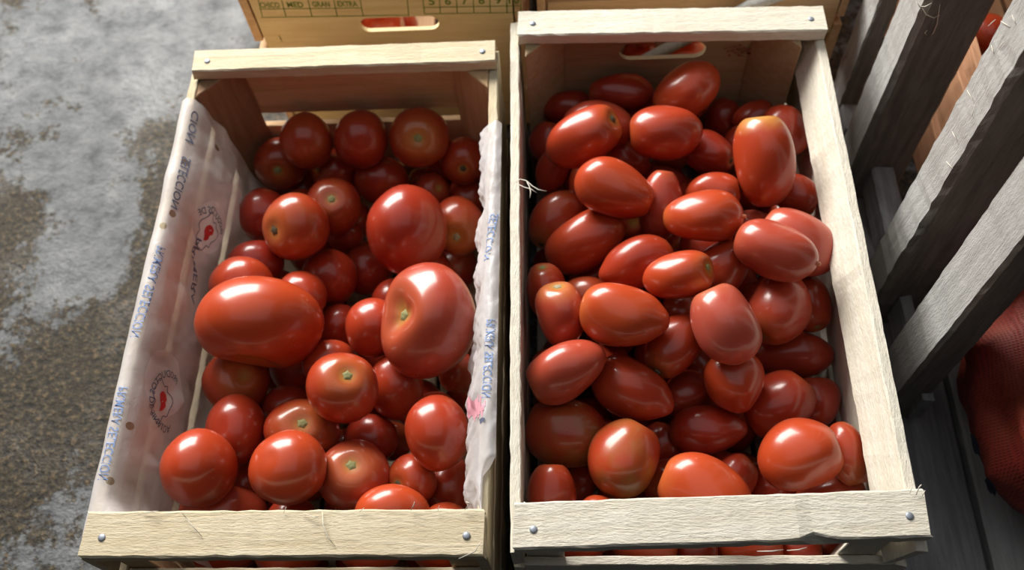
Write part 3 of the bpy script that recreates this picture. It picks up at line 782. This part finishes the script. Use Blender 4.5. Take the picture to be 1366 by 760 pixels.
PLUM = [  # u, v, a, b, angle of the stem end (deg, image, ccw from right), z0, options, label
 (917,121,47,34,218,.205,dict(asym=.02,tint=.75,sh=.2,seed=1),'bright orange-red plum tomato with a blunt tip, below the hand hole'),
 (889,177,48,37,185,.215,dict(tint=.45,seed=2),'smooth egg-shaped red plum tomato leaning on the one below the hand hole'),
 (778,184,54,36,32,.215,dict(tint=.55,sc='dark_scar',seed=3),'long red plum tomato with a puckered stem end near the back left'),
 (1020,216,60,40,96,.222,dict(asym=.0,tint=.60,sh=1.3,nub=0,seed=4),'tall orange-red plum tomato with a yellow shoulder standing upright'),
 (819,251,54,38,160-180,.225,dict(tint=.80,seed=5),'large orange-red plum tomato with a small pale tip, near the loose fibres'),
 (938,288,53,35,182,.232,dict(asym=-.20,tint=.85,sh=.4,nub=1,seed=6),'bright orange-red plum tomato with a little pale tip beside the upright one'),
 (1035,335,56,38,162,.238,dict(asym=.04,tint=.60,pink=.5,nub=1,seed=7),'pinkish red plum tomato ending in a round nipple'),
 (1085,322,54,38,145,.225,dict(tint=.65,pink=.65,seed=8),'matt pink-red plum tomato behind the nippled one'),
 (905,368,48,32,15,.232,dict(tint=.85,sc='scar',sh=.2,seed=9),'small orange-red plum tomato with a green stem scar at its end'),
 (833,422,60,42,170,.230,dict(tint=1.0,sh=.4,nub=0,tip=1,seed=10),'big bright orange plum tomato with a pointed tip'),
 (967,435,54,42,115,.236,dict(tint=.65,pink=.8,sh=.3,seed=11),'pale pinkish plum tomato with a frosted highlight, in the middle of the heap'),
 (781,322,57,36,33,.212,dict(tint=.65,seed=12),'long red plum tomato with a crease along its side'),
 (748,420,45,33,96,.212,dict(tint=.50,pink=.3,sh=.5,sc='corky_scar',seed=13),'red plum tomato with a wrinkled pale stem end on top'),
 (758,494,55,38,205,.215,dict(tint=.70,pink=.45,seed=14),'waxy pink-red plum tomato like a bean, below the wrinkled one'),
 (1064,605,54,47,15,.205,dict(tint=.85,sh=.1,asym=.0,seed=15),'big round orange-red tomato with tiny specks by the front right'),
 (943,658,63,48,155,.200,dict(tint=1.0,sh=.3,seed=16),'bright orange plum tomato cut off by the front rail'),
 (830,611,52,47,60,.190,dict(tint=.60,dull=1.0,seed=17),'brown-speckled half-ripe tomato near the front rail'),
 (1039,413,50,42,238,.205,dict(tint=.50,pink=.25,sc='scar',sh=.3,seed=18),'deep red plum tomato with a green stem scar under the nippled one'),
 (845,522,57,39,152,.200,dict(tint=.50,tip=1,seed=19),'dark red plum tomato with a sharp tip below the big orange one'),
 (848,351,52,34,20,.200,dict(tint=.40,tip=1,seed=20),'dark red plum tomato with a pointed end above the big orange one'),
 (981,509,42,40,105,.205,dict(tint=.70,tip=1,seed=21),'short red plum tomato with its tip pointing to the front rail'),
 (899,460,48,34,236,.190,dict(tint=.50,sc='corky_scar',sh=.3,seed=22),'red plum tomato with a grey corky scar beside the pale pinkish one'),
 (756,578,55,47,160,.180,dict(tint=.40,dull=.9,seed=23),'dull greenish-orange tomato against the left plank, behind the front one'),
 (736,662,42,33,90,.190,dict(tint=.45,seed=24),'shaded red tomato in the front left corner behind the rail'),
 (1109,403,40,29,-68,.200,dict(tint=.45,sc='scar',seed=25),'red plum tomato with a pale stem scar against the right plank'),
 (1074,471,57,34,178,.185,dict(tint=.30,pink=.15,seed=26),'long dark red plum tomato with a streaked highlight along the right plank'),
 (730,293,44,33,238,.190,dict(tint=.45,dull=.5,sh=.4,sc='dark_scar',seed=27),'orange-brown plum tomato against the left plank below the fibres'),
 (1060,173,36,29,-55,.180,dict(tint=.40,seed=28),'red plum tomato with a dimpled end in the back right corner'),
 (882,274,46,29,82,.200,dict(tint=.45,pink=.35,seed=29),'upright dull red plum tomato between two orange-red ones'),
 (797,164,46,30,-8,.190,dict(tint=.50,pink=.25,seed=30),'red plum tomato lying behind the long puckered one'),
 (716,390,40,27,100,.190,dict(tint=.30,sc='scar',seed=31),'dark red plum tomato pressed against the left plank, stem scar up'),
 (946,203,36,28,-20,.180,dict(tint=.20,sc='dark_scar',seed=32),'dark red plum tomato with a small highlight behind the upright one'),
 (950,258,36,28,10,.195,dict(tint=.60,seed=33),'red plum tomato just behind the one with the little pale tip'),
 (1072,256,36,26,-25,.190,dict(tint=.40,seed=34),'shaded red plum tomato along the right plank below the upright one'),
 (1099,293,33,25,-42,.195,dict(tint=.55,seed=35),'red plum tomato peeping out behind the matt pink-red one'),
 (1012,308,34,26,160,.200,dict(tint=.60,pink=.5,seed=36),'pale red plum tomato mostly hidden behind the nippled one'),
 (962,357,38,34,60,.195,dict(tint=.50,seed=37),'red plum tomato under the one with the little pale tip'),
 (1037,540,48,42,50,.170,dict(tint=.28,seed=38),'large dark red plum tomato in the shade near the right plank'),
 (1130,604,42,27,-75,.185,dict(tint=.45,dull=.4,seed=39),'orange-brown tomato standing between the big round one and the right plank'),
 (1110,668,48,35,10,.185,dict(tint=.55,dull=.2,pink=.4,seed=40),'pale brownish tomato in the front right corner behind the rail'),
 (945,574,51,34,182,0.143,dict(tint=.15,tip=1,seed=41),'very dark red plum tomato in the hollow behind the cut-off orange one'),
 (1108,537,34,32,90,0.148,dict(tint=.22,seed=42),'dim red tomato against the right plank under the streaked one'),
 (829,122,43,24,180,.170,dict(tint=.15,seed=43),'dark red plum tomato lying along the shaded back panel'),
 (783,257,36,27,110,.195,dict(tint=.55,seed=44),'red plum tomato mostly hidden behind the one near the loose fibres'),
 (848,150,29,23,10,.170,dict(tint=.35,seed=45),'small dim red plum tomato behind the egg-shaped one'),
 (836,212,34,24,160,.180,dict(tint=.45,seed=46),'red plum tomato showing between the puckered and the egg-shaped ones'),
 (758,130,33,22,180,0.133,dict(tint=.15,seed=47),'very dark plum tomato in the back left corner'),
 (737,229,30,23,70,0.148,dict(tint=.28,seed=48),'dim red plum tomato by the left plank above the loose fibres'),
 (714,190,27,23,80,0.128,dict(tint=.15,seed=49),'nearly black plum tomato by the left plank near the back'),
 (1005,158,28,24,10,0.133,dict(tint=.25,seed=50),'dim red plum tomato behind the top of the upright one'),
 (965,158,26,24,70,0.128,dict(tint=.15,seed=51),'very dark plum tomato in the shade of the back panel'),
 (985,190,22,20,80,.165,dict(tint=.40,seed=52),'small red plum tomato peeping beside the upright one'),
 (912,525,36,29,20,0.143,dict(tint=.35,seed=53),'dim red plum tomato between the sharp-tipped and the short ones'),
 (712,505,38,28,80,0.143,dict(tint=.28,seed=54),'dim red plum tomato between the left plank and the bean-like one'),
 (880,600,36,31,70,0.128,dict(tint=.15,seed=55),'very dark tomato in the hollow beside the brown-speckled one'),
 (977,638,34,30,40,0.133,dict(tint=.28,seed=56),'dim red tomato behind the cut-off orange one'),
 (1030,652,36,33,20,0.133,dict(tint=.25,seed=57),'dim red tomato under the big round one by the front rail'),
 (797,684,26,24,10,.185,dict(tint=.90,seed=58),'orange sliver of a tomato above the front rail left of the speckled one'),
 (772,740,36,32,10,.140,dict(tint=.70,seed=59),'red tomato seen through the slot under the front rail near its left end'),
 (858,740,46,34,0,.140,dict(tint=.65,dull=.3,seed=60),'red tomato with a yellowish end seen through the slot under the front rail'),
 (928,740,30,32,0,.130,dict(tint=.25,seed=61),'dark tomato seen through the slot under the front rail at its middle'),
 (998,738,46,34,0,.140,dict(tint=.70,seed=62),'orange-red tomato seen through the slot under the front rail right of its middle'),
 (1066,740,30,30,0,0.108,dict(tint=.30,seed=63),'dim tomato seen through the slot under the notched part of the front rail'),
 (1121,728,38,26,0,.150,dict(tint=.80,seed=64),'orange tomato seen through the slot under the front rail near its right end'),
]

def image_frame(u, v):
    d = ray(u, v); d = d/np.linalg.norm(d)
    r = AX[0]-d*np.dot(AX[0], d); r /= np.linalg.norm(r)
    up = np.cross(r, d); return r, up, d           # right, up, away from camera

def solve(entries, wall):
    """push every tomato back along its ray until it rests against those in front of it"""
    C0 = []; placed = []; out = []
    x0, x1, y0, y1 = wall; x1b = x1+(0.0125 if x1 > 0 else 0)      # more room below the thick top batten
    for e in entries:
        u, v, kind, a, b, ang, z0, op = e
        r, up, d = image_frame(u, v)
        zlim = 0.0
        t = (z0-CAM[2])/d[2]
        best = None
        for step in range(160):
            c = CAM+d*t
            fac = t*float(np.dot(d, AX[2]))/FPX
            # perspective: a pixel at this place spans fac metres across the ray
            if kind == 'plum':
                A_, B_ = a*fac, b*fac
                ax = r*math.cos(math.radians(ang))+up*math.sin(math.radians(ang))
                offs = [ax*(A_-B_)*q for q in (-1, -.35, .35, 1)]; rad = B_*0.97
            else:
                A_, B_ = a*fac, b*fac; m = min(A_, B_); M_ = max(A_, B_)
                ax = r if A_ > B_ else up
                offs = [ax*(M_-m)*q for q in (-1, 0, 1)] if M_ > m*1.06 else [ax*0]; rad = m*0.98
            # keep inside the crate walls
            cc = c.copy()
            for o in offs:
                p = cc+o
                if p[0]-rad < x0: cc[0] += x0-(p[0]-rad)
                xr = x1 if p[2]+0.6*rad > 0.237 else x1b
                if p[0]+rad > xr: cc[0] -= p[0]+rad-xr
                if p[1]-rad < y0: cc[1] += y0-(p[1]-rad)
                if p[1]+rad > y1: cc[1] -= p[1]+rad-y1
            sp = [(cc+o, rad) for o in offs]
            ok = True
            for (q, s) in placed:
                for (p, rr) in sp:
                    if np.linalg.norm(p-q) < 0.965*(rr+s): ok = False; break
                if not ok: break
            if ok: break
            t += 0.002
        if min(p[2]-rr for p, rr in sp) < 0.011: out.append(None); continue
        placed += sp
        out.append((cc, fac, r, up, d, A_, B_, t))
    return out, placed

def make_set(entries, raw, group, wall, prefix):
    out, placed = solve(entries, wall)
    top = [p for p in placed]
    dropped = 0
    for e, o, rw in zip(entries, out, raw):
        if o is None: dropped += 1; continue
        u, v, kind, a, b, ang, z0, op = e
        c, fac, r, up, d, A_, B_, t = o
        label = rw[-1]; seed = op.get('seed', 1)+(100 if kind == 'plum' else 0)
        if kind == 'plum':
            e1 = r*math.cos(math.radians(ang))+up*math.sin(math.radians(ang))
            tilt = op.get('tilt', 0.0)
            S = np.outer(e1, e1)*A_+(np.eye(3)-np.outer(e1, e1))*B_
            ax = e1 if not op.get('sc') else (e1-0.35*d)/np.linalg.norm(e1-0.35*d)
            if op.get('nub') or op.get('tip'): ax = (e1+0.22*d)/np.linalg.norm(e1+0.22*d)
            kk = 'plum'; e2 = np.cross(e1, d); frame = (e1, e2, d, (A_, B_, B_))
        else:
            S = np.outer(r, r)*A_+np.outer(up, up)*B_+np.outer(d, d)*(A_+B_)/2*1.02
            st = rw[5]
            if st is None:
                rr = random.Random(seed); ax = r*rr.uniform(-.5, .5)+up*rr.uniform(-.3, .6)+d*0.8
            else:
                sx, sy = st[0]/a, -st[1]/b; zz = math.sqrt(max(0.02, 1-sx*sx-sy*sy))
                dep = -1.0 if len(st) == 2 else st[2]
                if len(st) == 2: ax = r*sx+up*sy-d*zz
                elif st[2] <= -0.99: ax = -(r*sx+up*sy-d*zz)
                else: ax = r*sx+up*sy+d*st[2]*-0.5
            ax = ax/np.linalg.norm(ax); kk = op.get('k', 'round'); frame = (r, up, d, (A_, B_, min(A_, B_)))
        build_tomato(prefix, label, group, kk, c, S, ax, seed, op.get('tint', .5), op.get('sh', .15), op.get('dull', 0), op.get('pink', 0),
                     op.get('sc'), bool(op.get('nub')), (34, 44) if kk == 'beef' else (26, 34), frame, op.get('asym', 0.08 if op.get('tip') else None), 0.13 if op.get('tip') else None)
    print('tomatoes', prefix, len(out)-dropped, 'dropped', dropped, [rw[-1] for rw, o in zip(raw, out) if o is None])
    return placed

def fill(placed, wall, group, label, name, rad, kind, n_max, seed, ztop=0.13):
    """more tomatoes under the top layer, resting between floor boards and those above"""
    r2 = random.Random(seed); x0, x1, y0, y1 = wall
    P = np.array([p for p, _ in placed]); Rr = np.array([r for _, r in placed]); ntop = len(P); n = 0
    meshes = []
    for q in range(4):
        V, F, A = unit_tomato(kind, 900+seed+q, 16, 20)
        sc = np.array([rad, rad, rad*(1.02 if kind == 'round' else 1.12)])
        me = bpy.data.meshes.new(name); me.from_pydata([tuple(v) for v in V*sc], [], F); me.update()
        me.polygons.foreach_set('use_smooth', [True]*len(me.polygons)); me.materials.append(M['tomato'])
        at = me.attributes.new('along', 'FLOAT', 'POINT'); at.data.foreach_set('value', A.astype(np.float32)); meshes.append(me)
    tries = []
    for zc in np.arange(0.0135+rad, ztop+0.05, rad*0.85):
        for _ in range(900): tries.append((r2.uniform(x0+rad, x1-rad), r2.uniform(y0+rad, y1-rad), zc+r2.uniform(0, rad*0.3)))
    for (x, y, z) in tries:
        if n >= n_max: break
        c = np.array([x, y, z]); d = np.linalg.norm(P-c, axis=1)
        if (d < 0.985*(Rr+rad*1.02)).any(): continue
        lat = np.hypot(P[:ntop, 0]-x, P[:ntop, 1]-y); near = lat < 0.042
        if near.any():
            if z > P[:ntop, 2][near].min()-0.004: continue
        elif z > 0.09: continue
        P = np.vstack([P, c]); Rr = np.r_[Rr, rad]; n += 1
        o = bpy.data.objects.new(name, r2.choice(meshes)); COL.objects.link(o)
        o.location = c; o.rotation_euler = (r2.uniform(0, 6.28), r2.uniform(0, 6.28), r2.uniform(0, 6.28))
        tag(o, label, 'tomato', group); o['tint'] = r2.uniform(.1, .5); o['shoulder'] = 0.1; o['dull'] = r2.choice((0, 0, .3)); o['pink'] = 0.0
    placed += [(P[i], Rr[i]) for i in range(ntop, len(P))]
    print('filled', name, n)

WL = (LX0+0.030, LX1-0.020, LY0+0.014, LY1-0.016)
WR = (RX0+0.006, RX1-0.022, RY0+0.014, RY1-0.012)
eL = [(r[0], r[1], 'round', r[2], r[3], 0, r[4], r[6]) for r in ROUND]
pl = make_set(eL, ROUND, GL, WL, 'round_tomato')
fill(pl, WL, 'buried round tomatoes', 'dim round tomato buried under the top layer in the plastic-lined crate', 'round_tomato', 0.030, 'round', 140, 5)
fill(pl, WL, 'buried round tomatoes', 'dim round tomato buried under the top layer in the plastic-lined crate', 'round_tomato', 0.0235, 'round', 60, 8)
eR = [(r[0], r[1], 'plum', r[2], r[3], r[4], r[5], r[6]) for r in PLUM]
pr = make_set(eR, PLUM, GP, WR, 'plum_tomato')
fill(pr, WR, 'buried plum tomatoes', 'dim plum tomato buried under the top layer in the whitish crate', 'plum_tomato', 0.0265, 'plum', 170, 6, 0.15)

# ------------------------------------------------------------------ weathered upright rack beside the whitish crate
XS = 0.362
rack = empty('slatted_rack', (XS+0.03, 0.6, 0.03), 'weathered grey wooden rack of upright planks standing beside the plum tomato crate', 'rack')
RO = np.array(rack.location)
def rb(name, lo, hi, mat, jit=0.001, seed=0): return board(name, np.array(lo)-RO, np.array(hi)-RO, mat, rack, jit, seed=seed)
TOPZ = 0.86
M['grime_z'] = wood('dark_plank_face', 2, (0.24, 0.222, 0.20), (0.13, 0.12, 0.108), seed=10.3, fuzz=1.0)  # darker tone for all plank faces not turned along X
rb('plank', (XS, 0.790, 0.0305), (XS+0.022, 0.836, TOPZ), M['grey_stained_z'], 0.0012, 1)
rb('plank', (XS, 0.690, 0.0305), (XS+0.070, 0.750, TOPZ), M['grey_z'], 0.0007, 2)
rb('plank', (XS, 0.508, 0.0305), (XS+0.058, 0.565, TOPZ), M['grey_z'], 0.0012, 3)
rb('plank', (XS, 0.387, 0.0305), (XS+0.037, 0.447, TOPZ), M['grey_z'], 0.0007, 4)
for z in (0.05, 0.80):
    rb('cross_board', (XS+0.023, 0.38, z), (XS+0.0365, 0.5075, z+0.05), M['dgrey_y'], 0.0008, 5)
    rb('cross_board', (XS+0.023, 0.5655, z), (XS+0.050, 0.6895, z+0.05), M['dgrey_y'], 0.0008, 6)
    rb('cross_board', (XS+0.001, 0.7505, z), (XS+0.021, 0.7895, z+0.05), M['dgrey_y'], 0.0008, 7)
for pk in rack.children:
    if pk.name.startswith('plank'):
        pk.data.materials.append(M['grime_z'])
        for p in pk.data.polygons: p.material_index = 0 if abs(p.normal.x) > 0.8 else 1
# floor boards on the right
deck = empty('board_platform', (0.5, 0.5, 0), 'low platform of dark grey boards with blue paint marks under the red sack', 'platform')
DO = np.array(deck.location)
def deck_mat(name, seed, col, marks):
    m = wood(name, 1, *col, seed=seed, fuzz=0.8)
    return m
M['blue_mark'] = simple('blue_paint', (0.055, 0.065, 0.10), 0.7)
M['lgrey_y'] = wood('light_grey_board', 1, (0.46, 0.46, 0.45), (0.33, 0.33, 0.325), seed=9.1, fuzz=0.7)
board('plank', np.array((0.318, 0.02, 0.001))-DO, np.array((0.443, 0.845, 0.029))-DO, M['dgrey_y'], deck, 0.0006, seed=1)
pk = board('plank', np.array((0.450, 0.02, 0.001))-DO, np.array((0.590, 0.61, 0.029))-DO, M['lgrey_y'], deck, 0.0006, seed=2)
board('plank', np.array((0.597, 0.02, 0.001))-DO, np.array((0.735, 0.61, 0.029))-DO, M['dgrey_y'], deck, 0.0006, seed=3)
for (u, v, sx, sy) in ((1286, 528, .005, .014), (1302, 592, .006, .016), (1322, 645, .006, .013)):
    c = atz(u, v, 0.0298)-DO; r2 = random.Random(int(u)); n = 18
    P = [(c[0]+sx*math.cos(2*math.pi*i/n)*r2.uniform(.7, 1.15), c[1]+sy*math.sin(2*math.pi*i/n)*r2.uniform(.7, 1.15), c[2]) for i in range(n)]
    mesh_obj('paint_mark', [tuple(c)]+P, [(0, 1+i, 1+(i+1) % n) for i in range(n)], M['blue_mark'], pk)

# red mesh sack lying on the platform
def sack():
    t = NT('red_mesh_weave')
    p = t.coords()
    w1 = t.new('ShaderNodeTexWave'); w1.inputs['Scale'].default_value = 110; t.link(p, w1.inputs['Vector'])
    w2 = t.new('ShaderNodeTexWave', bands_direction='Y'); w2.inputs['Scale'].default_value = 110; t.link(p, w2.inputs['Vector'])
    k = t.math('MULTIPLY', w1.outputs['Fac'], w2.outputs['Fac'])
    c = t.mix(k, (0.24, 0.022, 0.014), (0.12, 0.010, 0.010))
    c = t.mix(t.ramp(t.noise(p, 14, 3), [(0.4, 0.0), (0.7, 0.7)]), c, (0.30, 0.06, 0.02))
    t.link(c, t.b.inputs['Base Color']); t.b.inputs['Roughness'].default_value = 0.6
    t.bump(k, 0.4, 0.001)
    cx, cy, cz, rx, ry, rz = 0.600, 0.365, 0.145, 0.178, 0.185, 0.118
    vs = []; fs = []; nu, nv = 40, 64
    for i in range(nu+1):
        f = math.pi*i/nu
        for j in range(nv):
            a = 2*math.pi*j/nv
            n = Vector((math.sin(f)*math.cos(a), math.sin(f)*math.sin(a), math.cos(f)))
            s = 1+0.10*noise.noise(n*3.2)+0.07*abs(noise.noise(n*6.5+Vector((3, 1, 2))))+0.02*noise.noise(n*18)
            q = abs(math.sin(f))**0.8
            z = rz*math.copysign(abs(n.z)**0.9, n.z)*s
            if z < -(cz-0.0305): z = -(cz-0.0305)
            vs.append((rx*q*math.cos(a)*s, ry*q*math.sin(a)*s, z+cz-0.03))
    for i in range(nu):
        for j in range(nv):
            fs.append((i*nv+j, (i+1)*nv+j, (i+1)*nv+(j+1) % nv, i*nv+(j+1) % nv))
    o = mesh_obj('mesh_sack', vs, fs, t.m, None, True, (cx, cy, 0.03))
    tag(o, 'dark red mesh sack lying on the grey boards', 'sack')
sack()

# ------------------------------------------------------------------ things behind the crates
back = build_crate('wooden_crate', 'brown slatted crate of tomatoes standing behind the plum tomato crate', -0.02, 0.352, 0.850, 1.32, 0.262,
    0.04, 0.04, 'tan', 'tan', ('slats', [(0.012, 0.095), (0.165, 0.235)], 'tan_x'), ('slats', [(0.012, 0.24)], 'tan_x'), group='crates behind')
def loose(name, label, group, pts, kind, rad, tint):
    for i, (x, y, z) in enumerate(pts):
        r2 = random.Random(i*17+int(x*1000)); a = Vector((r2.uniform(-1, 1), r2.uniform(-1, 1), r2.uniform(-.4, .4))).normalized()
        e = np.array(a); S = np.outer(e, e)*rad*(1.35 if kind == 'plum' else 1)+(np.eye(3)-np.outer(e, e))*rad
        build_tomato(name, label, group, kind, (x, y, z), S, e, 400+i, tint+r2.uniform(-.15, .15), res=(16, 22))
loose('plum_tomato', 'tomato in the brown crate behind the plum tomato crate', 'tomatoes in the brown crate behind',
      [(0.05+0.065*i, 0.93+0.065*j, zz) for j in range(3) for i in range(3) for zz in (0.045, 0.115, 0.185)], 'round', 0.031, 0.45)
loose('round_tomato', 'tomato inside the printed yellow crate', 'tomatoes in the printed crate',
      [(-0.315+0.070*i, 0.935+0.072*j, zz) for j in range(2) for i in (0, 1, 3) for zz in (0.048, 0.12, 0.192)], 'round', 0.0345, 0.65)
p0 = aty(866, 77, 0.826); p1 = aty(1000, 8, 0.830); p2 = aty(1052, -6, 0.832)
stick = tube('grey_stick', [p0+(p0-p1)*0.9, p0, p1, p2], 0.0075, M['grey_z'], None, 8)
tag(stick, 'pale grey stick leaning behind the plum tomato crate', 'stick')
oc = build_crate('wooden_crate', 'orange-brown slatted crate seen between the planks of the grey rack', 0.485, 0.80, 0.62, 1.20, 0.24,
    0.04, 0.04, 'tan', 'orange' if 'orange_x' in M else 'tan', ('slats', [(0.012, 0.10), (0.13, 0.22)], 'tan_x'), ('slats', [(0.012, 0.22)], 'tan_x'), group='crates behind')
for ch in oc.children:
    if ch.name.startswith('side_slat'): ch.data.materials[0] = M['orange_y']
loose('round_tomato', 'red tomato in the orange-brown crate behind the grey rack', 'tomatoes in the orange-brown crate',
      [(0.56+0.07*i, 0.74+0.07*j, zz) for j in range(3) for i in range(2) for zz in (0.047, 0.117)], 'round', 0.0335, 0.6)

# ------------------------------------------------------------------ loose fibres and splinters
def wisp(name, label, cat, px, z, r, parent=None, dz=0.0):
    strands = []
    for line in px: strands.append([Vector(atz(u, v, z+dz*k)) for k, (u, v) in enumerate(line)])
    vs = []; fs = []
    for s in strands:
        o = tube('tmp', s, r, M['fibre']); n = len(vs)
        vs += [v.co[:] for v in o.data.vertices]; fs += [tuple(i+n for i in p.vertices) for p in o.data.polygons]
        me = o.data; bpy.data.objects.remove(o); bpy.data.meshes.remove(me)
    o = mesh_obj(name, vs, fs, M['fibre'], None, True)
    return o
w = wisp('fibre_wisp', '', '', [[(688, 243), (694, 239), (702, 241), (710, 248), (718, 253), (729, 255)], [(702, 241), (706, 248), (708, 256), (707, 264)],
                                [(692, 246), (700, 250), (708, 252), (716, 257)]], 0.262, 0.0006)
tag(w, 'curl of loose white fibres on the left plank of the plum tomato crate', 'fibre')
def straw():
    lines = [[(1222, 2), (1227, 9), (1234, 9), (1243, 4)], [(1254, 6), (1252, 18), (1250, 32), (1245, 44), (1238, 49), (1234, 44), (1237, 40)], [(1226, 4), (1236, 20), (1246, 24), (1254, 20)]]
    vs = []; fs = []
    for l in lines:
        o = tube('tmp', [Vector(aty(u, v, 0.6875)) for u, v in l], 0.0006, M['fibre']); n = len(vs)
        vs += [v.co[:] for v in o.data.vertices]; fs += [tuple(i+n for i in p.vertices) for p in o.data.polygons]
        me = o.data; bpy.data.objects.remove(o); bpy.data.meshes.remove(me)
    tag(mesh_obj('straw_wisp', vs, fs, M['fibre'], None, True), 'curled wisp of pale straw caught on a plank of the grey rack', 'straw')
straw()
for pk3 in [c for c in rack.children if c.name.startswith('plank')][2:3]:
    for (u, v, du, dv) in ((1318, 35, 10, -9), (1335, 28, 12, 8), (1322, 60, 4, 12), (1290, 120, 8, 14), (1300, 140, -3, 16), (1270, 175, 6, 12), (1262, 215, 9, 10), (1340, 55, -8, 10), (1350, 20, 5, 12)):
        tube('fibre', [Vector(atx(u+du*k, v+dv*k, XS-0.0012)-RO) for k in (0, .5, 1)], 0.0004, M['fibre'], pk3, 4)

def splinters(parent_crate, strands, r=0.0005):
    O = np.array(parent_crate.location)
    rail = [c for c in parent_crate.children if c.name.startswith('rail')][0]
    for s in strands:
        tube('splinter', [Vector(atz(u, v, ZR+0.0008+k)-O) for (u, v, k) in s], r, M['fibre'], rail, 4)
splinters(left_crate, [
    [(243, 684, .002), (254, 698, .003), (270, 716, .0005)], [(430, 682, .001), (431, 700, .003), (437, 716, .002), (447, 728, .0005)],
    [(404, 684, .001), (420, 690, .003), (426, 688, .004)], [(190, 684, .001), (206, 682, .003), (212, 681, .004)],
    [(548, 681, .001), (552, 673, .005), (553, 669, .008)], [(584, 681, .0005), (586, 674, .006)], [(620, 680, .001), (626, 672, .006), (622, 669, .008), (630, 673, .008)],
    [(378, 684, .001), (382, 676, .004)], [(480, 682, .001), (486, 677, .004)], [(612, 745, .001), (634, 735, .003), (641, 722, .001)]])
splinters(right_crate, [[(1222, 660, .001), (1226, 650, .005), (1229, 646, .007)], [(1230, 662, .001), (1234, 654, .005)], [(1214, 657, .001), (1217, 648, .005)],
    [(1010, 735, .001), (1030, 735, .002), (1045, 733, .001)], [(1050, 734, .001), (1066, 733, .002), (1076, 730, .001)]], 0.0006)
